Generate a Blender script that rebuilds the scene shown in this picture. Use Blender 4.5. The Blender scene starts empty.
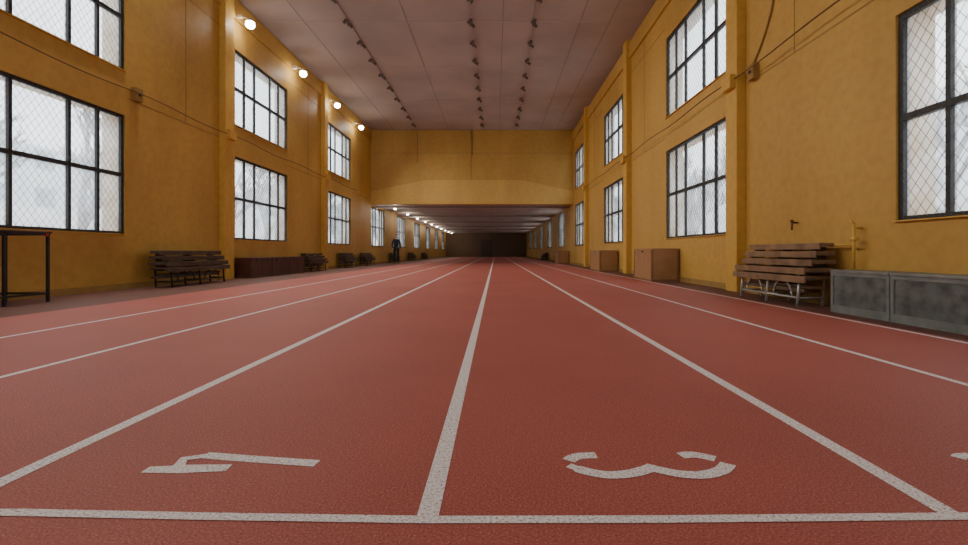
import bpy, bmesh, math, random
from mathutils import Vector, Matrix
random.seed(4)
C=bpy.context; SC=C.scene
XL=-6.4; XR=4.0; CEIL=6.9; CAMZ=0.6405; F=460.0
YB=-7.3; YBULK=23.6; YEND=59.5; LOWC=3.09; PITCH=6.2
TW=0.4

# ------------------------------------------------------------ materials
def newmat(name):
    m=bpy.data.materials.new(name); m.use_nodes=True
    nt=m.node_tree; return m,nt,nt.nodes['Principled BSDF']
def N(nt,t,**k):
    n=nt.nodes.new(t)
    for a,b in k.items(): setattr(n,a,b)
    return n
def simple(name,col,rough=0.6,metal=0.0,var=0.12,scale=6.0,bump=0.0,spec=0.4):
    m,nt,b=newmat(name)
    tc=N(nt,'ShaderNodeTexCoord'); no=N(nt,'ShaderNodeTexNoise')
    no.inputs['Scale'].default_value=scale; no.inputs['Detail'].default_value=6
    nt.links.new(tc.outputs['Object'],no.inputs['Vector'])
    cr=N(nt,'ShaderNodeValToRGB')
    cr.color_ramp.elements[0].position=0.3; cr.color_ramp.elements[1].position=0.7
    cr.color_ramp.elements[0].color=[c*(1-var) for c in col]+[1]
    cr.color_ramp.elements[1].color=[min(1,c*(1+var)) for c in col]+[1]
    nt.links.new(no.outputs['Fac'],cr.inputs['Fac']); nt.links.new(cr.outputs['Color'],b.inputs['Base Color'])
    b.inputs['Roughness'].default_value=rough; b.inputs['Metallic'].default_value=metal
    b.inputs['Specular IOR Level'].default_value=spec
    if bump>0:
        bp=N(nt,'ShaderNodeBump'); bp.inputs['Strength'].default_value=bump; bp.inputs['Distance'].default_value=0.01
        nt.links.new(no.outputs['Fac'],bp.inputs['Height']); nt.links.new(bp.outputs['Normal'],b.inputs['Normal'])
    return m
def emis(name,col,s):
    m,nt,b=newmat(name); b.inputs['Base Color'].default_value=(*col,1)
    b.inputs['Emission Color'].default_value=(*col,1); b.inputs['Emission Strength'].default_value=s
    return m

def wallpaint(name,col,seam=True):
    m,nt,b=newmat(name)
    tc=N(nt,'ShaderNodeTexCoord')
    n1=N(nt,'ShaderNodeTexNoise'); n1.inputs['Scale'].default_value=0.55; n1.inputs['Detail'].default_value=8
    n2=N(nt,'ShaderNodeTexNoise'); n2.inputs['Scale'].default_value=9; n2.inputs['Detail'].default_value=6
    mp=N(nt,'ShaderNodeMapping'); mp.inputs['Scale'].default_value=(1,1,0.35)
    nt.links.new(tc.outputs['Object'],mp.inputs['Vector'])
    nt.links.new(mp.outputs['Vector'],n1.inputs['Vector']); nt.links.new(tc.outputs['Object'],n2.inputs['Vector'])
    cr=N(nt,'ShaderNodeValToRGB')
    cr.color_ramp.elements[0].position=0.3; cr.color_ramp.elements[1].position=0.72
    cr.color_ramp.elements[0].color=(col[0]*.82,col[1]*.78,col[2]*.75,1)
    cr.color_ramp.elements[1].color=(min(1,col[0]*1.1),col[1]*1.12,col[2]*1.2,1)
    nt.links.new(n1.outputs['Fac'],cr.inputs['Fac'])
    mx=N(nt,'ShaderNodeMix',data_type='RGBA',blend_type='MULTIPLY'); mx.inputs['Factor'].default_value=1
    cr2=N(nt,'ShaderNodeValToRGB'); cr2.color_ramp.elements[0].position=0.3; cr2.color_ramp.elements[1].position=0.6
    cr2.color_ramp.elements[0].color=(.9,.88,.86,1); cr2.color_ramp.elements[1].color=(1,1,1,1)
    nt.links.new(n2.outputs['Fac'],cr2.inputs['Fac'])
    nt.links.new(cr.outputs['Color'],mx.inputs['A']); nt.links.new(cr2.outputs['Color'],mx.inputs['B'])
    nt.links.new(mx.outputs['Result'],b.inputs['Base Color'])
    b.inputs['Roughness'].default_value=0.55; b.inputs['Specular IOR Level'].default_value=0.25
    bp=N(nt,'ShaderNodeBump'); bp.inputs['Strength'].default_value=0.15; bp.inputs['Distance'].default_value=0.01
    nt.links.new(n2.outputs['Fac'],bp.inputs['Height']); nt.links.new(bp.outputs['Normal'],b.inputs['Normal'])
    return m

def rubber(name,c1,c2,speck):
    m,nt,b=newmat(name)
    tc=N(nt,'ShaderNodeTexCoord')
    vo=N(nt,'ShaderNodeTexNoise'); vo.inputs['Scale'].default_value=170; vo.inputs['Detail'].default_value=3; vo.inputs['Roughness'].default_value=.75
    bg=N(nt,'ShaderNodeTexNoise'); bg.inputs['Scale'].default_value=0.9; bg.inputs['Detail'].default_value=8
    nt.links.new(tc.outputs['Object'],vo.inputs['Vector']); nt.links.new(tc.outputs['Object'],bg.inputs['Vector'])
    cr=N(nt,'ShaderNodeValToRGB'); e=cr.color_ramp.elements
    e[0].position=0.32; e[0].color=(*[c*.55 for c in c1],1); e[1].position=0.46; e[1].color=(*c1,1)
    x=e.new(0.58); x.color=(*c2,1); x=e.new(0.70); x.color=(*speck,1)
    nt.links.new(vo.outputs['Fac'],cr.inputs['Fac'])
    cr2=N(nt,'ShaderNodeValToRGB'); cr2.color_ramp.elements[0].position=0.3; cr2.color_ramp.elements[1].position=0.7
    cr2.color_ramp.elements[0].color=(.86,.84,.84,1); cr2.color_ramp.elements[1].color=(1.0,1.0,1.0,1)
    nt.links.new(bg.outputs['Fac'],cr2.inputs['Fac'])
    mx=N(nt,'ShaderNodeMix',data_type='RGBA',blend_type='MULTIPLY'); mx.inputs['Factor'].default_value=1
    nt.links.new(cr.outputs['Color'],mx.inputs['A']); nt.links.new(cr2.outputs['Color'],mx.inputs['B'])
    nt.links.new(mx.outputs['Result'],b.inputs['Base Color'])
    b.inputs['Roughness'].default_value=0.65; b.inputs['Specular IOR Level'].default_value=0.3
    bp=N(nt,'ShaderNodeBump'); bp.inputs['Strength'].default_value=0.4; bp.inputs['Distance'].default_value=0.003
    nt.links.new(vo.outputs['Fac'],bp.inputs['Height']); nt.links.new(bp.outputs['Normal'],b.inputs['Normal'])
    return m

def glassmat():
    m,nt,b=newmat('dusty_window_glass'); nt.nodes.remove(b)
    out=nt.nodes['Material Output']
    tr=N(nt,'ShaderNodeBsdfTransparent'); tl=N(nt,'ShaderNodeBsdfTranslucent'); gl=N(nt,'ShaderNodeBsdfGlossy')
    tr.inputs['Color'].default_value=(.95,.97,.98,1)
    tl.inputs['Color'].default_value=(.92,.95,.98,1); gl.inputs['Roughness'].default_value=.15
    gl.inputs['Color'].default_value=(.6,.6,.6,1)
    tc=N(nt,'ShaderNodeTexCoord'); no=N(nt,'ShaderNodeTexNoise'); no.inputs['Scale'].default_value=2.2; no.inputs['Detail'].default_value=8
    nt.links.new(tc.outputs['Object'],no.inputs['Vector'])
    mr=N(nt,'ShaderNodeMapRange'); mr.inputs['From Min'].default_value=.3; mr.inputs['From Max'].default_value=.7
    mr.inputs['To Min'].default_value=.25; mr.inputs['To Max'].default_value=.6
    nt.links.new(no.outputs['Fac'],mr.inputs['Value'])
    m1=N(nt,'ShaderNodeMixShader'); m2=N(nt,'ShaderNodeMixShader'); m2.inputs['Fac'].default_value=.04
    nt.links.new(mr.outputs['Result'],m1.inputs['Fac']); nt.links.new(tr.outputs[0],m1.inputs[1]); nt.links.new(tl.outputs[0],m1.inputs[2])
    nt.links.new(m1.outputs[0],m2.inputs[1]); nt.links.new(gl.outputs[0],m2.inputs[2]); nt.links.new(m2.outputs[0],out.inputs['Surface'])
    return m

M_WALL=wallpaint('ochre_wall_paint',(.60,.365,.085))
M_BULK=wallpaint('ochre_bulkhead_paint',(.56,.345,.085))
M_FASC=wallpaint('ochre_fascia_paint',(.66,.43,.12))  # bulkhead ochre made lighter, the lit look of the lower band in the colour
M_TRIM=wallpaint('ochre_trim_paint',(.70,.43,.09))
M_SEAM=simple('ochre_seam_dark',(.34,.205,.06),.8)
M_CEIL=simple('ceiling_plaster',(.45,.385,.34),.85,var=.1,scale=.7)
M_LOWC=simple('low_ceiling_plaster',(.50,.43,.38),.85,var=.1,scale=.7)
M_CSEAM=simple('ceiling_joint',(.29,.24,.21),.9)
M_CBEAM=simple('ceiling_joint_light',(.52,.45,.40),.9)
M_TRACK=rubber('red_rubber_track',(.40,.095,.07),(.49,.135,.105),(.68,.30,.25))
M_SIDE=rubber('worn_side_floor',(.15,.065,.05),(.20,.09,.07),(.33,.2,.17))
M_FRAME=simple('dark_window_frame',(.035,.032,.03),.5)
M_MESHW=simple('window_wire_mesh',(.10,.10,.10),.5,.5)
M_GLASS=glassmat()
M_DARK=simple('dark_painted_metal',(.03,.028,.028),.45,.2)
M_WOOD=simple('varnished_bench_wood',(.23,.135,.07),.5,var=.4,scale=5)
M_WOODD=simple('dark_bench_wood',(.085,.055,.036),.55,var=.4,scale=5)
M_PLY=simple('brown_plywood',(.36,.19,.08),.6,var=.12,scale=3)
M_PLYE=simple('plywood_edge',(.23,.115,.05),.7)
M_RBOX=simple('oxblood_painted_wood',(.10,.03,.022),.5,var=.2,scale=4)
M_GMET=simple('grey_green_metal',(.19,.21,.195),.45,.2,var=.2,scale=7)
M_GMETD=simple('mottled_grey_metal',(.12,.135,.125),.5,.2,var=.4,scale=9)
M_LIGHTM=simple('pale_tube_metal',(.45,.44,.42),.4,.5)
M_RED=simple('red_tag',(.4,.03,.02),.5)
M_LAMP=emis('lamp_glow',(1,.97,.92),60)
M_LAMP2=emis('small_lamp_glow',(1,.93,.82),25)
M_SNOW=simple('snow_ground',(.75,.77,.80),.9)
M_BARK=simple('tree_bark',(.20,.18,.16),.9)
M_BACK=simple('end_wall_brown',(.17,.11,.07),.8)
M_HOUSE=simple('grey_render_facade',(.62,.63,.64),.9,var=.2,scale=.4)
M_HWIN=simple('facade_window_dark',(.25,.26,.28),.3)

def paint():
    m,nt,b=newmat('worn_white_line_paint')
    tc=N(nt,'ShaderNodeTexCoord'); no=N(nt,'ShaderNodeTexNoise'); no.inputs['Scale'].default_value=140; no.inputs['Detail'].default_value=3
    no.inputs['Roughness'].default_value=.75
    nt.links.new(tc.outputs['Object'],no.inputs['Vector'])
    cr=N(nt,'ShaderNodeValToRGB'); e=cr.color_ramp.elements
    e[0].position=.36; e[0].color=(.42,.16,.13,1); e[1].position=.44; e[1].color=(.70,.62,.59,1)
    x=e.new(.56); x.color=(.88,.86,.84,1)
    nt.links.new(no.outputs['Fac'],cr.inputs['Fac']); nt.links.new(cr.outputs['Color'],b.inputs['Base Color'])
    b.inputs['Roughness'].default_value=.7
    return m
M_PAINT=paint()

# ------------------------------------------------------------ mesh builder
class B:
    def __init__(s,name,mats):
        s.name=name; s.mats=mats; s.bm=bmesh.new()
    def mi(s,m): return s.mats.index(m)
    def box(s,x0,x1,y0,y1,z0,z1,m=None,rot=None,bev=0.0):
        m=m or s.mats[0]
        r=bmesh.ops.create_cube(s.bm,size=1.0)
        vs=r['verts']
        cx,cy,cz=(x0+x1)/2,(y0+y1)/2,(z0+z1)/2
        for v in vs:
            v.co=Vector((v.co.x*abs(x1-x0),v.co.y*abs(y1-y0),v.co.z*abs(z1-z0)))
            if rot: v.co=rot@v.co
            v.co+=Vector((cx,cy,cz))
        fs={f for v in vs for f in v.link_faces}
        for f in fs: f.material_index=s.mi(m)
        if bev>0:
            es={e for v in vs for e in v.link_edges}
            bmesh.ops.bevel(s.bm,geom=list(es),offset=bev,segments=2,affect='EDGES',profile=.6)
        return vs
    def cyl(s,p,q,r,m=None,seg=10,r2=None):
        m=m or s.mats[0]
        p=Vector(p); q=Vector(q); d=q-p; L=d.length
        if L<1e-6: return
        rr=bmesh.ops.create_cone(s.bm,cap_ends=True,segments=seg,radius1=r,radius2=r if r2 is None else r2,depth=L)
        mat=Matrix.Translation((p+q)/2)@d.to_track_quat('Z','Y').to_matrix().to_4x4()
        bmesh.ops.transform(s.bm,matrix=mat,verts=rr['verts'])
        for f in {f for v in rr['verts'] for f in v.link_faces}: f.material_index=s.mi(m); f.smooth=len(f.verts)==4
    def sph(s,c,r,m=None,sc=(1,1,1),seg=16):
        m=m or s.mats[0]
        rr=bmesh.ops.create_uvsphere(s.bm,u_segments=seg,v_segments=seg//2+2,radius=r)
        for v in rr['verts']: v.co=Vector((v.co.x*sc[0],v.co.y*sc[1],v.co.z*sc[2]))+Vector(c)
        for f in {f for v in rr['verts'] for f in v.link_faces}: f.material_index=s.mi(m); f.smooth=True
    def poly(s,pts,m=None):
        m=m or s.mats[0]
        vs=[s.bm.verts.new(p) for p in pts]; f=s.bm.faces.new(vs); f.material_index=s.mi(m); return f
    def mesh(s):
        me=bpy.data.meshes.new(s.name); s.bm.to_mesh(me); s.bm.free()
        for m in s.mats: me.materials.append(m)
        return me
    def done(s,parent=None,loc=None,rot=None):
        o=bpy.data.objects.new(s.name,s.mesh()); C.collection.objects.link(o)
        if parent: o.parent=parent
        if loc: o.location=loc
        if rot: o.rotation_euler=rot
        return o
def inst(name,me,loc,rot=(0,0,0),parent=None,scale=None):
    o=bpy.data.objects.new(name,me); C.collection.objects.link(o); o.location=loc; o.rotation_euler=rot
    if parent: o.parent=parent
    if scale: o.scale=scale
    return o
def empty(name,loc=(0,0,0)):
    o=bpy.data.objects.new(name,None); C.collection.objects.link(o); o.location=loc; return o

# ------------------------------------------------------------ layout of windows
WW=2.85; ZL0,ZL1=0.94,3.0; ZU0,ZU1=3.75,5.63
Lw=[5.1+PITCH*i for i in range(-2,9)]   # near edges, left wall
Rw=[1.75+PITCH*i for i in range(-1,9)]
def openings(starts):
    o=[]
    for y in starts:
        if y<YB+0.3 or y+WW>YEND-.5: continue
        o.append((y,y+WW,ZL0,ZL1))
        if y<YBULK-.5: o.append((y,y+WW,ZU0,ZU1))
    return o
def wall(name,xi,sgn,starts):
    ops=openings(starts)
    b=B(name,[M_WALL])
    ys=sorted({YB-TW,YBULK,YEND+TW,*[o[0] for o in ops],*[o[1] for o in ops]})
    zs=[0-.3,ZL0,ZL1,ZU0,ZU1,CEIL+.3]
    x0,x1=(xi,xi+sgn*TW)
    for i in range(len(ys)-1):
        runs=[];cur=None
        for j in range(len(zs)-1):
            yc=(ys[i]+ys[i+1])/2; zc=(zs[j]+zs[j+1])/2
            op=any(o[0]<yc<o[1] and o[2]<zc<o[3] for o in ops)
            if op:
                if cur: runs.append(cur); cur=None
            else:
                cur=(cur[0],zs[j+1]) if cur else (zs[j],zs[j+1])
        if cur: runs.append(cur)
        for r in runs: b.box(min(x0,x1),max(x0,x1),ys[i],ys[i+1],r[0],r[1])
    return b.done(),ops
wl,opL=wall('wall_left',XL,-1,Lw)
wr,opR=wall('wall_right',XR,1,Rw)

# floor, ceiling
b=B('floor',[M_SIDE]); b.box(XL-TW,XR+TW,YB-TW,YEND+TW,-.3,0); b.done()
b=B('running_track',[M_TRACK]); b.box(-4.72,3.325,YB+.02,YEND-.02,0.0005,.012); b.done()
b=B('ceiling',[M_CEIL]); b.box(XL,XR,YB,YBULK+.02,CEIL,CEIL+.3); b.done()
b=B('ceiling_low',[M_LOWC]); b.box(XL,XR,YBULK+.42,YEND,LOWC,LOWC+.3); b.done()
# end walls
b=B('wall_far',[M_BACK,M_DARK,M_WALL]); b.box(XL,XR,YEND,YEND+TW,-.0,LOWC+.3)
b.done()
M_DOOR=simple('brown_door_paint',(.10,.065,.045),.6)
b=B('door_1',[M_DOOR,M_DARK])
b.box(-1.9,-.4,YEND-.06,YEND-.005,0.013,2.2,M_DOOR)
b.box(-1.8,-1.17,YEND-.09,YEND-.06,.06,2.1,M_DOOR); b.box(-1.13,-.5,YEND-.09,YEND-.06,.06,2.1,M_DOOR)
b.cyl((-1.2,YEND-.13,1.0),(-1.2,YEND-.13,1.2),.012,M_DARK)
b.done()
# near wall behind the camera; its glazed openings are added to light the hall
b=B('wall_near',[M_WALL])
for (x0,x1) in ((XL,-5.4),(-2.2,-.6),(2.6,XR)): b.box(x0,x1,YB-TW,YB,0,CEIL)
for (x0,x1) in ((-5.4,-2.2),(-.6,2.6)):
    b.box(x0,x1,YB-TW,YB,0,.94); b.box(x0,x1,YB-TW,YB,3.2,3.7); b.box(x0,x1,YB-TW,YB,5.9,CEIL)
b.done()
# bulkhead
b=B('wall_bulkhead',[M_BULK,M_FASC,M_SEAM,M_DARK])
b.box(XL,XR,YBULK,YBULK+.42,LOWC,CEIL-.0)
def prism(pts,y0,y1,m):
    f=b.poly([(x,y0,z) for x,z in pts],m)
    r=bmesh.ops.extrude_face_region(b.bm,geom=[f])
    vs=[v for v in r['geom'] if isinstance(v,bmesh.types.BMVert)]
    for v in vs: v.co.y=y1
    for v in vs:
        for ff in v.link_faces: ff.material_index=b.mi(m)
prism([(XL,LOWC),(XR,LOWC),(XR,3.75),(1.3,4.32),(-3.6,4.32),(XL,3.75)],YBULK-.0,YBULK-.06,M_FASC)
b.box(XL,XR,YBULK-.012,YBULK,5.70,5.72,M_SEAM)
for x in (-1.25,):
    b.box(x-.012,x+.012,YBULK-.02,YBULK,4.32,CEIL,M_SEAM)
b.cyl((-4.0,YBULK-.04,5.2),(-4.0,YBULK-.04,CEIL),.016,M_SEAM)
b.cyl((-1.2,YBULK-.04,5.6),(-1.2,YBULK-.04,CEIL),.02,M_SEAM)
b.done()

# pilasters and trims
n=1
for side,xi,s,starts in (('L',XL,1,Lw),('R',XR,-1,Rw)):
    for y in starts:
        if y<YB+1 or y>YBULK: continue
        near=y-(.65 if side=='L' else .6)
        b=B('trim_%d'%n,[M_TRIM]); n+=1
        b.box(min(xi,xi+s*.15),max(xi,xi+s*.15),near,near+.35,0,CEIL,bev=.01)
        b.box(min(xi+s*.15,xi+s*.24),max(xi+s*.15,xi+s*.24),near+.03,near+.32,3.28,3.5,bev=.01)
        b.done()
    b=B('trim_%d'%n,[M_WALL]); n+=1
    b.box(min(xi,xi+s*.06),max(xi,xi+s*.06),YB,YBULK,6.35,6.8); b.done()
for side,xi,s in (('left',XL,1),('right',XR,-1)):
    b=B('baseboard_'+side,[M_SEAM]); b.box(min(xi,xi+s*.02),max(xi,xi+s*.02),YB,YEND,0,.1); b.done()
for side,xi,s,ops in (('left',XL,1,Lw),('right',XR,-1,Rw)):
    b=B('trim_%d'%n,[M_SEAM]); n+=1
    for y in ops:
        y1=y+WW; y2=y+PITCH-.65
        if y<YB or y>YBULK: continue
        for z in (3.30,5.9):
            b.box(min(xi,xi+s*.005),max(xi,xi+s*.005),y1+.05,min(y2,YBULK),z,z+.016)
        ym=(y1+y2)/2+.2
        b.box(min(xi,xi+s*.005),max(xi,xi+s*.005),ym,ym+.012,3.3,CEIL-.5)
    b.done()

# ------------------------------------------------------------ windows
def window_mesh(w,h,cols,rows,mesh=True,name='window'):
    b=B(name,[M_FRAME,M_GLASS,M_MESHW,M_TRIM])
    f=.055
    b.box(0,w,-.03,.03,0,f); b.box(0,w,-.03,.03,h-f,h)
    b.box(0,f,-.03,.03,f,h-f); b.box(w-f,w,-.03,.03,f,h-f)
    x=0; tot=sum(cols)
    for c in cols[:-1]:
        x+=c*w/tot; b.box(x-.024,x+.024,-.028,.028,f,h-f)
    z=0; tot=sum(rows)
    for r in rows[:-1]:
        z+=r*h/tot; b.box(f,w-f,-.033,.033,z-.032,z+.032)
    b.poly([(f/2,.01,f/2),(w-f/2,.01,f/2),(w-f/2,.01,h-f/2),(f/2,.01,h-f/2)],M_GLASS)
    b.box(-.0,w,-.10,-.03,-.0,.012,M_TRIM)
    if mesh:
        t=.003; sp=.105; sl=1.35
        for dirn in (1,-1):
            k=-h/sl
            while k<w+h/sl:
                if dirn==1: p=[(k+z/sl,z) for z in (0,h)]
                else: p=[(k-z/sl,z) for z in (0,h)]
                (xa,za),(xb,zb)=p
                def clip(xa,za,xb,zb):
                    dx=xb-xa
                    t0,t1=0,1
                    for lim,sg in ((0.02,1),(w-.02,-1)):
                        a=sg*(xa-lim); d=sg*dx
                        tt=-a/d
                        if d>0: t0=max(t0,tt)
                        else: t1=min(t1,tt)
                    if t0>=t1: return None
                    return (xa+dx*t0,za+(zb-za)*t0,xa+dx*t1,za+(zb-za)*t1)
                c=clip(xa,za,xb,zb)
                if c:
                    X0,Z0,X1,Z1=c
                    y=-.045-(.004 if dirn==1 else 0)
                    b.poly([(X0-t,y,Z0),(X0+t,y,Z0),(X1+t,y,Z1),(X1-t,y,Z1)],M_MESHW)
                    b.poly([(X0,y-t,Z0),(X0,y+t,Z0),(X1,y+t,Z1),(X1,y-t,Z1)],M_MESHW)
                k+=sp
    return b.mesh()
cols=[.5,.5,.85,.5,.5]
WML=window_mesh(WW,ZL1-ZL0,cols,[1,1.0],name='window_lower')
WMU=window_mesh(WW,ZU1-ZU0,cols,[1,1.0],name='window_upper')
wn=1
def portal(o,w,h):
    l=bpy.data.lights.new('sky_portal','AREA'); l.shape='RECTANGLE'; l.size=w; l.size_y=h
    l.cycles.is_portal=True
    p=bpy.data.objects.new('sky_portal',l); C.collection.objects.link(p); p.parent=o
    p.location=(w/2,.2,h/2); p.rotation_euler=(math.radians(-90),0,0)
REC=.06
for (y0,y1,z0,z1) in opL:
    o=inst('window_%d'%wn,WML if z0==ZL0 else WMU,(XL-REC,y0,z0),(0,0,math.pi/2)); wn+=1
    portal(o,WW,z1-z0)
for (y0,y1,z0,z1) in opR:
    o=inst('window_%d'%wn,WML if z0==ZL0 else WMU,(XR+REC,y1,z0),(0,0,-math.pi/2)); wn+=1
    portal(o,WW,z1-z0)
for (x0,x1) in ((-5.4,-2.2),(-.6,2.6)):  # added unseen glazing, lets daylight down the hall from behind the camera
    for (z0,z1) in ((.94,3.2),(3.7,5.9)):
        me=window_mesh(x1-x0,z1-z0,[1,1,1,1],[1,1],mesh=False,name='window_end')
        o=inst('window_%d'%wn,me,(x1,YB-REC,z0),(0,0,math.pi)); wn+=1
        portal(o,x1-x0,z1-z0)

# ------------------------------------------------------------ ceiling details
b=B('ceiling_joints',[M_CSEAM,M_CBEAM])
for x in (-5.2,-2.4,.2,2.3,3.1): b.box(x-.01,x+.01,YB,YBULK,CEIL-.006,CEIL,M_CSEAM)
y=YB+1.2
while y<YBULK:
    b.box(XL,XR,y-.012,y+.012,CEIL-.008,CEIL,M_CBEAM); y+=3.1
for x in (-4.4,-2.2,0,2.2): b.box(x-.03,x+.03,YBULK+.42,YEND,LOWC-.02,LOWC,M_CBEAM)
y=YBULK+1.2
while y<YEND:
    b.box(XL,XR,y-.08,y+.08,LOWC-.06,LOWC,M_CSEAM); y+=6.2
b.done()
M_FIT=simple('ceiling_fitting_metal',(.13,.10,.085),.6)
M_FITG=simple('ceiling_track_rail',(.40,.34,.30),.5)
for x in (-4.0,-.66,1.05):
    b=B('ceiling_light_track',[M_FIT,M_FITG])
    b.box(x-.03,x+.03,YB+.5,YBULK-.1,CEIL-.03,CEIL-.008,M_FITG)
    y=YB+1
    while y<YBULK-.4:
        b.box(x-.045,x+.045,y-.17,y+.17,CEIL-.075,CEIL-.03,M_FIT,bev=.01)
        b.cyl((x-.08,y-.11,CEIL-.12),(x-.03,y-.11,CEIL-.06),.045,M_FIT,10,.03)
        b.cyl((x+.08,y+.11,CEIL-.12),(x+.03,y+.11,CEIL-.06),.045,M_FIT,10,.03)
        y+=1.25
    b.done()

# ------------------------------------------------------------ cables
def cable(name,pts,r,mat):
    cu=bpy.data.curves.new(name,'CURVE'); cu.dimensions='3D'; cu.bevel_depth=r; cu.bevel_resolution=2
    sp=cu.splines.new('BEZIER'); sp.bezier_points.add(len(pts)-1)
    for p,q in zip(sp.bezier_points,pts): p.co=q; p.handle_left_type=p.handle_right_type='AUTO'
    cu.materials.append(mat)
    o=bpy.data.objects.new(name,cu); C.collection.objects.link(o); return o
def sag(x,y0,y1,z,d):
    out=[]
    y=y0;seg=3.1
    while y<y1:
        out.append((x,y,z)); out.append((x,y+seg/2,z-d)); y+=seg
    out.append((x,min(y,YBULK-.1),z)); return out
M_CAB=simple('cable_brown',(.16,.09,.035),.7)
cable('wall_cable',sag(XL+.17,YB+.2,YBULK-3.3,3.42,.05),.010,M_CAB)
cable('wall_cable',sag(XR-.17,YB+.2,YBULK-3.3,3.45,.04),.010,M_CAB)
cable('wall_conduit',[(XR-.02,7.3,3.4),(XR-.02,6.9,3.75),(XR-.02,6.6,4.25),(XR-.02,6.5,5.2),(XR-.02,6.5,6.3)],.015,M_SEAM)
for (x,y,z,s) in ((XL,8.15,3.42,1),(XR,7.05,3.4,-1)):
    b=B('junction_box',[M_SEAM,M_DARK]); b.box(min(x,x+s*.1),max(x,x+s*.1),y-.08,y+.08,z-.12,z+.12,bev=.01)
    b.cyl((x+s*.1,y,z),(x+s*.11,y,z),.03,M_DARK); b.done()
b=B('wall_pipe',[M_TRIM,M_DARK])
b.cyl((XR-.09,5.02,.46),(XR-.09,5.02,.95),.016); b.cyl((XR-.09,5.02,.72),(XR-.09,5.5,.72),.014)
b.cyl((XR,5.02,.9),(XR-.09,5.02,.9),.012); b.cyl((XR-.09,5.02,.95),(XR-.09,5.07,.99),.014); b.cyl((XR-.09,4.98,.78),(XR-.09,5.06,.78),.024)
b.cyl((XR-.005,5.5,.72),(XR-.09,5.5,.72),.012)
b.done()
M_BRN=simple('brown_hook',(.2,.07,.03),.5)
b=B('wall_hook',[M_BRN,M_DARK]); b.cyl((XR,6.1,1.03),(XR-.07,6.1,1.03),.012,M_DARK); b.cyl((XR-.07,6.1,1.03),(XR-.07,6.1,.93),.013,M_BRN)
b.sph((XR-.07,6.1,1.05),.022,M_BRN); b.done()

# ------------------------------------------------------------ floodlights on the left wall
M_WHT=simple('lamp_white_enamel',(.7,.66,.58),.4)
def flood(y,x=-6.0,z=6.2,en=150):
    e=empty('wall_floodlight',(x,y,z))
    b=B('housing',[M_WHT,M_LAMP,M_DARK])
    b.cyl((0,0,.06),(0,0,.15),.10,M_WHT,20,.04)
    b.cyl((0,0,.13),(-.2,0,.2),.014,M_WHT); b.box(-.4,-.2,-.03,.03,.16,.24,M_WHT)
    b.sph((0,0,-.005),.105,M_LAMP,(1,1,.85),20)
    b.done(parent=e)
    l=bpy.data.lights.new('bulb','SPOT'); l.energy=en; l.color=(1,.92,.80); l.spot_size=math.radians(135); l.spot_blend=.8; l.shadow_soft_size=.1
    o=bpy.data.objects.new('bulb',l); C.collection.objects.link(o); o.parent=e; o.location=(.08,0,-.16)
    o.rotation_euler=Vector((1,0,-1.1)).to_track_quat('-Z','Y').to_euler()
for y,en in ((1.95,180),(5.05,250),(8.15,300),(11.25,340),(14.35,340),(17.45,340),(20.55,340)): flood(y,en=en)
for i in range(10):
    y=25.2+i*3.6
    e=empty('ceiling_lamp',(-5.5,y,LOWC-.02))
    b=B('fixture',[M_WHT,M_LAMP2]); b.cyl((0,0,-.05),(0,0,.02),.09,M_WHT,16); b.sph((0,0,-.06),.08,M_LAMP2,(1,1,.7)); b.done(parent=e)
    l=bpy.data.lights.new('bulb','POINT'); l.energy=18; l.color=(1,.86,.68); l.shadow_soft_size=.1
    o=bpy.data.objects.new('bulb',l); C.collection.objects.link(o); o.parent=e; o.location=(0,0,-.25)

# ------------------------------------------------------------ track markings
LZ=.0135
pts=[(-3.64,1.10),(-2.4,1.108),(-1.15,1.108),(-.7,1.092),(-.16,1.078),(.4,1.080),(1.1,1.092),(2.2,1.10),(3.27,1.10)]
def startY(x):
    for (xa,ya),(xb,yb) in zip(pts[:-1],pts[1:]):
        if xa<=x<=xb: return ya+(yb-ya)*(x-xa)/(xb-xa)
    return 1.1
b=B('lane_lines',[M_PAINT])
def strip(x,w=.052,y1=YEND-.5):
    y0=startY(x)
    b.poly([(x-w/2,y0,LZ),(x+w/2,y0,LZ),(x+w/2,y1,LZ),(x-w/2,y1,LZ)])
for x in (-3.62,-2.48,-1.348,-.161,1.09,2.23,3.25): strip(x,.052 if abs(x)<2 else .04)
b.done()
b=B('start_line',[M_PAINT])
hw=.015
for (xa,ya),(xb,yb) in zip(pts[:-1],pts[1:]):
    b.poly([(xa,ya-hw,LZ+.0004),(xb,yb-hw,LZ+.0004),(xb,yb+hw,LZ+.0004),(xa,ya+hw,LZ+.0004)])
b.done()
def ribbon(b,pts,w,z=LZ):
    P=[Vector((p[0],p[1],0)) for p in pts]; Lf=[];Rt=[]
    for i,p in enumerate(P):
        d=(P[min(i+1,len(P)-1)]-P[max(i-1,0)]).normalized(); nn=Vector((-d.y,d.x,0))
        ww=w[i] if isinstance(w,(list,tuple)) else w
        Lf.append(p+nn*ww/2); Rt.append(p-nn*ww/2)
    for i in range(len(P)-1):
        b.poly([(Rt[i].x,Rt[i].y,z),(Rt[i+1].x,Rt[i+1].y,z),(Lf[i+1].x,Lf[i+1].y,z),(Lf[i].x,Lf[i].y,z)])
def smooth(pts,n=6):
    out=[]
    P=[Vector((p[0],p[1])) for p in pts]
    for i in range(len(P)-1):
        p0=P[max(i-1,0)];p1=P[i];p2=P[i+1];p3=P[min(i+2,len(P)-1)]
        for k in range(n):
            t=k/n
            out.append(.5*((2*p1)+(-p0+p2)*t+(2*p0-5*p1+4*p2-p3)*t*t+(-p0+3*p1-3*p2+p3)*t*t*t))
    out.append(P[-1]); return out
ox,oy=.21,1.275
b=B('lane_number_three',[M_PAINT])
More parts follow.
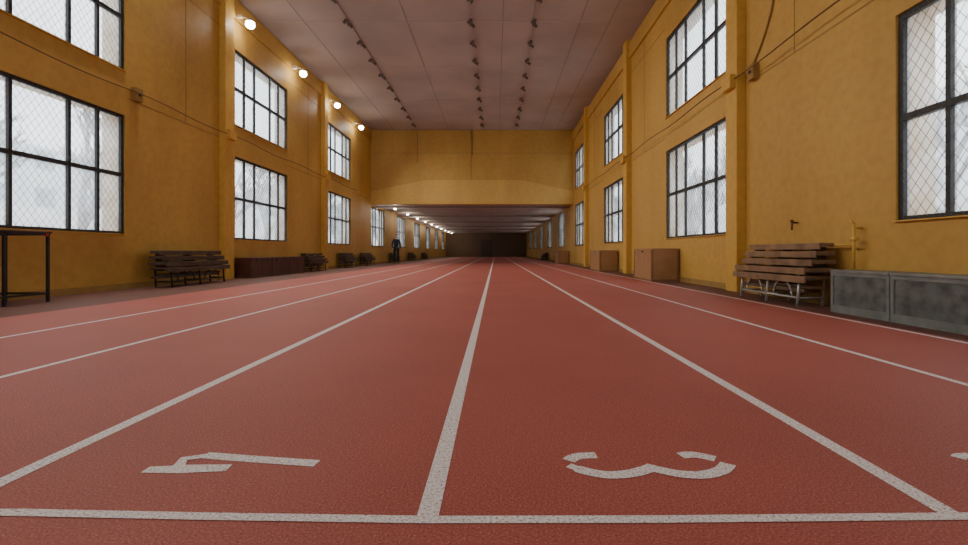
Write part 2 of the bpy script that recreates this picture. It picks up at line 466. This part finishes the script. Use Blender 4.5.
tr=lambda L:[(ox+u*.96,oy+v) for u,v in L]
ribbon(b,smooth(tr([(.105,.145),(.06,.142),(.03,.130),(.010,.108)])),.042)
ribbon(b,smooth(tr([(.005,.078),(.05,.042),(.11,.020),(.17,.026),(.22,.045),(.262,.07)])),[.03]*4+[.043]*28)
ribbon(b,smooth(tr([(.238,.07),(.28,.045),(.33,.024),(.39,.020),(.45,.042),(.485,.072),(.498,.088)])),.043,LZ+.0003)
ribbon(b,smooth(tr([(.375,.142),(.41,.150),(.44,.142),(.475,.12)])),.042)
b.done()
b=B('lane_number_four',[M_PAINT])
ribbon(b,[(-.53,1.365),(-.72,1.392),(-.90,1.420)],.042)
ribbon(b,[(-1.01,1.326),(-.90,1.330),(-.775,1.338)],[.036,.052,.042])
ribbon(b,[(-.88,1.420),(-.945,1.395),(-.925,1.34)],[.03,.036,.036],LZ+.0003)
b.done()
b=B('lane_number_two',[M_PAINT])
ribbon(b,smooth([(1.47,1.42),(1.43,1.415),(1.41,1.40)]),.035)
ribbon(b,smooth([(1.45,1.34),(1.49,1.31),(1.55,1.30),(1.62,1.33),(1.74,1.40),(1.87,1.43),(1.87,1.29)]),.036)
b.done()

# ------------------------------------------------------------ furniture
def bench_stack(L,w=.42,seat=.36,top=.72,wood=M_WOOD,metal=M_LIGHTM,seed=1):
    # low gym bench on a tube frame with more bench tops stacked on it, stepping back to the wall
    rd=random.Random(seed)
    b=B('stacked_gym_benches',[wood,M_WOODD,M_DARK,M_LIGHTM] if wood is not M_WOODD else [M_WOODD,M_DARK,M_LIGHTM])
    for i in range(4):
        y=-.1-i*(w-.1)/4
        b.box(0,L,y-.075,y-.003,seat-.03,seat,wood,bev=.006)
    b.box(.01,L-.01,-w-.003,-w+.022,seat-.08,seat-.005,wood,bev=.005)
    nlay=max(3,int((top-seat)/.085)); th=(top-seat)/nlay
    for k in range(nlay):
        z=seat+k*th; d=w*.82-k*(w*.82-.17)/(nlay-1)
        a=rd.uniform(0,.14); e=rd.uniform(0,.06)
        b.box(a,L-e,-.05-d,-.05,z+th*.45,z+th-.004,wood,bev=.006)         # bench top plank
        b.box(a,L-e,-.05-d+.0,-.05-d+.022,z+th*.18,z+th*.5,wood,bev=.004)    # its front rail
        for fx in (.12,.5,.88):                                            # cross battens
            b.box(L*fx-.03,L*fx+.03,-.05-d+.03,-.06,z+.001,z+th*.46,M_WOODD)
    b.box(.05,L-.2,-.30,-.1,.16,.20,M_WOODD,bev=.005)
    b.box(.12,L-.1,-.26,-.1,.205,.245,wood,bev=.005)
    nl=3
    for i in range(nl):
        x=.18+i*(L-.36)/(nl-1)
        b.cyl((x,-w+.03,0.0),(x,-w+.06,seat-.03),.016,metal); b.cyl((x,-.09,0),(x,-.07,seat-.02),.016,metal)
        b.cyl((x,-w+.05,seat-.045),(x,-.06,seat-.045),.014,metal); b.cyl((x,-w+.04,.1),(x,-.08,.1),.012,metal)
    b.cyl((.18,-w+.04,.1),(L-.18,-w+.04,.1),.012,metal)
    for i in range(nl-1):
        x0=.18+i*(L-.36)/(nl-1); x1=.18+(i+1)*(L-.36)/(nl-1); m=(x0+x1)/2
        pr=None
        for k in range(9):
            a=math.pi*k/8; p=(m-math.cos(a)*(x1-x0)*.3,-w+.05,.1+math.sin(a)*(seat-.16))
            if pr: b.cyl(pr,p,.01,metal,8)
            pr=p
    return b.mesh()
def place_right(me,y_far,x=XR-.05,name='stacked_gym_benches'):
    return inst(name,me,(x,y_far,0.0),(0,0,-math.pi/2))
def place_left(me,y_near,x=XL+.05,name='stacked_gym_benches'):
    return inst(name,me,(x,y_near,0.0),(0,0,math.pi/2))
place_right(bench_stack(1.6,top=.75),6.85)
place_left(bench_stack(1.95,wood=M_WOODD,top=.67,seat=.36,metal=M_DARK,seed=3),8.15,XL+.16)
lb=bench_stack(1.6,wood=M_WOODD,top=.60,seat=.33,metal=M_DARK,seed=5)
place_left(lb,14.75); place_left(lb,18.3); place_left(lb,21.2)

def crate(name,w,d,h,mat,edge,panels=1):
    b=B(name,[mat,edge,M_DARK])
    b.box(.01,w-.01,-d+.01,-.01,.04,h-.03,mat)
    b.box(0,w,-d,0,h-.03,h,mat,bev=.006)
    b.box(0,w,-d,0,0.0,.05,edge,bev=.004)
    for x in (0,w-.045):
        for y in (-d,-.045): b.box(x,x+.045,y,y+.045,.05,h-.03,edge,bev=.003)
    for i in range(1,panels): 
        x=w*i/panels; b.box(x-.02,x+.02,-d,-d+.012,.05,h-.03,edge)
    for i in range(panels):
        x=w*(i+.5)/panels
        b.box(x-.05,x+.05,-d-.012,-d+.01,h-.09,h-.05,M_DARK,bev=.003)
    return b.mesh()
cr=crate('wooden_box',1.25,.6,.72,M_PLY,M_PLYE)
inst('wooden_box',cr,(XR-.03,11.2,0),(0,0,-math.pi/2))
cr2=crate('wooden_box',1.5,.6,.7,M_PLY,M_PLYE)
inst('wooden_box',cr2,(XR-.03,16.4,0),(0,0,-math.pi/2))
ch=crate('storage_chest',1.02,.42,.5,M_RBOX,M_WOODD,panels=2)
for i in range(3): inst('storage_chest',ch,(XL+.05,11.2+i*1.05,0),(0,0,math.pi/2))
def cabinet(L,h=.45,d=.36):
    b=B('metal_cabinet',[M_GMET,M_GMETD,M_DARK])
    b.box(.01,L-.01,-d+.012,0,.05,h-.02,M_GMETD)
    b.box(0,L,-d-.01,0,h-.025,h,M_GMET,bev=.005)
    b.box(0,L,-d,0,.0,.05,M_GMET)
    for x in (0,L-.035): b.box(x,x+.035,-d,-d+.03,.05,h-.02,M_GMET,bev=.003)
    b.box(.035,L-.035,-d,-d+.02,h-.06,h-.02,M_GMET); b.box(.035,L-.035,-d,-d+.02,.05,.075,M_GMET)
    return b.mesh()
cb=cabinet(.74)
for i in range(4): inst('metal_cabinet',cb,(XR-.02,4.97-i*.75,0),(0,0,-math.pi/2))
b=B('metal_frame_table',[M_DARK,M_WOODD,M_RED])
x0,x1,y0,y1,h=-6.3,-5.72,4.7,5.92,.88
b.box(x0-.01,x1+.01,y0-.01,y1+.01,h,h+.018,M_WOODD,bev=.004)
ym=5.36
for x in (x0,x1-.035):
    for y in (y0,ym,y1-.035): b.box(x,x+.028,y,y+.028,0,h)
for x in (x0,x1-.035): b.box(x,x+.028,y0,y1,h-.028,h); b.box(x,x+.025,y0,y1,.1,.125)
for y in (y0,y1-.035): b.box(x0,x1,y,y+.028,h-.028,h); b.box(x0,x1,y,y+.025,.1,.125)
b.box(x1,x1+.012,y1-.08,y1-.04,h-.04,h-.0,M_RED)
b.done()
for i,y in enumerate((27.2,33,39)): place_left(lb,y)
for i,y in enumerate((28,36)): place_right(lb,y)
inst('wooden_box',cr2,(XR-.03,26.2,0),(0,0,-math.pi/2))

# ------------------------------------------------------------ person
def skinobj(name,V,E,R,mat,parent,sub=2,root=0):
    me=bpy.data.meshes.new(name); me.from_pydata(V,E,[]); me.materials.append(mat)
    o=bpy.data.objects.new(name,me); C.collection.objects.link(o); o.parent=parent
    md=o.modifiers.new('skin','SKIN')
    for i,r in enumerate(R):
        sv=me.skin_vertices[0].data[i]; sv.radius=(r if isinstance(r,tuple) else (r,r)); sv.use_root=(i==root)
    md.use_smooth_shade=True
    s=o.modifiers.new('sub','SUBSURF'); s.levels=sub; s.render_levels=sub
    return o
M_SKIN=simple('skin',(.52,.31,.22),.55,var=.05)
M_JACK=simple('navy_jacket',(.02,.024,.04),.8)
M_TROU=simple('black_trousers',(.015,.015,.02),.8)
M_SHOE=simple('dark_shoes',(.02,.018,.018),.5)
M_HAIR=simple('brown_hair',(.04,.022,.014),.7)
M_EYE=simple('eye_white',(.8,.8,.8),.3,var=0)
P=empty('standing_person',(-5.5,25.5,0.0))
skinobj('trousers',[(0,0,.98),(.09,0,.92),(.11,-.01,.52),(.12,.02,.10),(-.09,0,.92),(-.12,0,.52),(-.14,.02,.10)],
        [(0,1),(1,2),(2,3),(0,4),(4,5),(5,6)],[(.15,.11),(.095,.1),(.066,.066),(.055,.055),(.095,.1),(.066,.066),(.055,.055)],M_TROU,P)
skinobj('jacket',[(0,0,.95),(0,0,1.12),(0,0,1.32),(0,.01,1.45),(.17,.01,1.40),(.24,.02,1.12),(.23,-.06,.90),(-.17,.01,1.40),(-.25,.03,1.12),(-.22,-.08,.92)],
        [(0,1),(1,2),(2,3),(2,4),(4,5),(5,6),(2,7),(7,8),(8,9)],[(.165,.115),(.15,.11),(.165,.115),(.07,.065),(.07,.07),(.052,.052),(.042,.042),(.07,.07),(.052,.052),(.042,.042)],M_JACK,P)
for s in (1,-1):
    hx=.23*s if s==1 else -.22; hy=-.06 if s==1 else -.08; hz=.9 if s==1 else .92
    V=[(hx,hy,hz+.02),(hx,hy-.01,hz-.05)]; E=[(0,1)]; R=[.026,(.034,.018)]
    for k,(dy,l) in enumerate(((-.028,.07),(-.01,.08),(.01,.075),(.027,.06))):
        i=len(V); V+= [(hx,hy-.01+dy,hz-.09),(hx-.004*s,hy-.012+dy,hz-.09-l*.5),(hx-.02*s,hy-.014+dy,hz-.09-l)]
        E+=[(1,i),(i,i+1),(i+1,i+2)]; R+=[.0095,.009,.0075]
    i=len(V); V+=[(hx-.01*s,hy-.04,hz-.04),(hx-.02*s,hy-.058,hz-.085)]; E+=[(0,i),(i,i+1)]; R+=[.011,.009]
    skinobj('hand',V,E,R,M_SKIN,P,1)
    fx=.12 if s==1 else -.14
    skinobj('shoe',[(fx,.05,.06),(fx,-.04,.05),(fx,-.14,.038),(fx,-.17,.034)],[(0,1),(1,2),(2,3)],[(.045,.045),(.045,.042),(.042,.03),(.032,.024)],M_SHOE,P)
skinobj('neck',[(0,.01,1.42),(0,-.005,1.54)],[(0,1)],[.055,.05],M_SKIN,P)
b=B('head',[M_SKIN,M_HAIR,M_EYE,M_DARK])
b.sph((0,0,1.625),.1,M_SKIN,(.76,.92,1.16),24)
b.sph((0,-.02,1.565),.062,M_SKIN,(.9,1,.8))
b.sph((0,.018,1.655),.1,M_HAIR,(.84,.95,1.05),24)
for s in (1,-1):
    b.sph((.032*s,-.082,1.63),.012,M_EYE); b.sph((.032*s,-.092,1.63),.006,M_DARK); b.sph((.078*s,0,1.62),.022,M_SKIN,(.4,.8,1.3))
b.cyl((0,-.09,1.635),(0,-.112,1.60),.008,M_SKIN,10,.015)
b.sph((0,-.085,1.572),.02,M_SKIN,(1.1,.4,.3))
b.done(parent=P)
P.scale=(.93,.93,.93); P.rotation_euler=(0,0,.35)

# ------------------------------------------------------------ outdoors
b=B('snowy_ground',[M_SNOW]); b.box(-80,XL-TW-.02,-60,130,-.5,-.15); b.box(XR+TW+.02,80,-60,130,-.5,-.15)
b.box(XL-TW-.02,XR+TW+.02,-60,YB-TW-.02,-.5,-.15); b.done()
def tree(seed):
    rd=random.Random(seed); b=B('bare_tree',[M_BARK])
    def br(p,d,L,r,dep):
        q=p+d*L; b.cyl(p,q,r,M_BARK,5,r*.7)
        if dep==0: return
        for _ in range(4 if dep<3 else 3):
            nd=(d+Vector((rd.uniform(-.8,.8),rd.uniform(-.8,.8),rd.uniform(-.1,.5)))).normalized()
            br(p+d*L*rd.uniform(.5,1),nd,L*rd.uniform(.6,.8),r*.62,dep-1)
    br(Vector((0,0,-.2)),Vector((0,0,1)),2.2,.17,5)
    return b.mesh()
tm=[tree(1),tree(2),tree(5)]
k=0
for y in range(-6,64,3):
    for s in (-1,1):
        x=(XL-4.5-random.random()*4) if s<0 else (XR+4.5+random.random()*4)
        inst('bare_tree',tm[k%3],(x,y+random.uniform(-1.5,1.5),0),(0,0,random.uniform(0,6))); k+=1
for (nm,x0,x1,h) in (('apartment_building',28,38,11),('apartment_building',-46,-36,9)):  # building blocks added to block sky and grey the lower panes
    b=B(nm,[M_HOUSE,M_HWIN])
    b.box(x0,x1,-20,110,-.2,h)
    xf=x0 if x0>0 else x1; s=-1 if x0>0 else 1
    z=1.2
    while z+1.5<h:
        y=-18
        while y<108:
            b.box(min(xf,xf+s*.03),max(xf,xf+s*.03),y,y+1.6,z,z+1.5,M_HWIN); y+=3.6
        z+=3
    b.done()

w=bpy.data.worlds.new('overcast_sky'); SC.world=w; w.use_nodes=True
nt=w.node_tree; bg=nt.nodes['Background']
bg.inputs['Color'].default_value=(.88,.94,1,1); bg.inputs['Strength'].default_value=4.2

# ------------------------------------------------------------ camera
cd=bpy.data.cameras.new('camera'); cam=bpy.data.objects.new('camera',cd); C.collection.objects.link(cam)
cam.location=(0,0,CAMZ); cam.rotation_euler=(math.radians(90),0,0)
cd.sensor_width=36; cd.sensor_fit='HORIZONTAL'; cd.lens=F/968*36
cd.shift_x=-11.5/968; cd.shift_y=-20.5/968; cd.clip_start=.05; cd.clip_end=300
SC.camera=cam
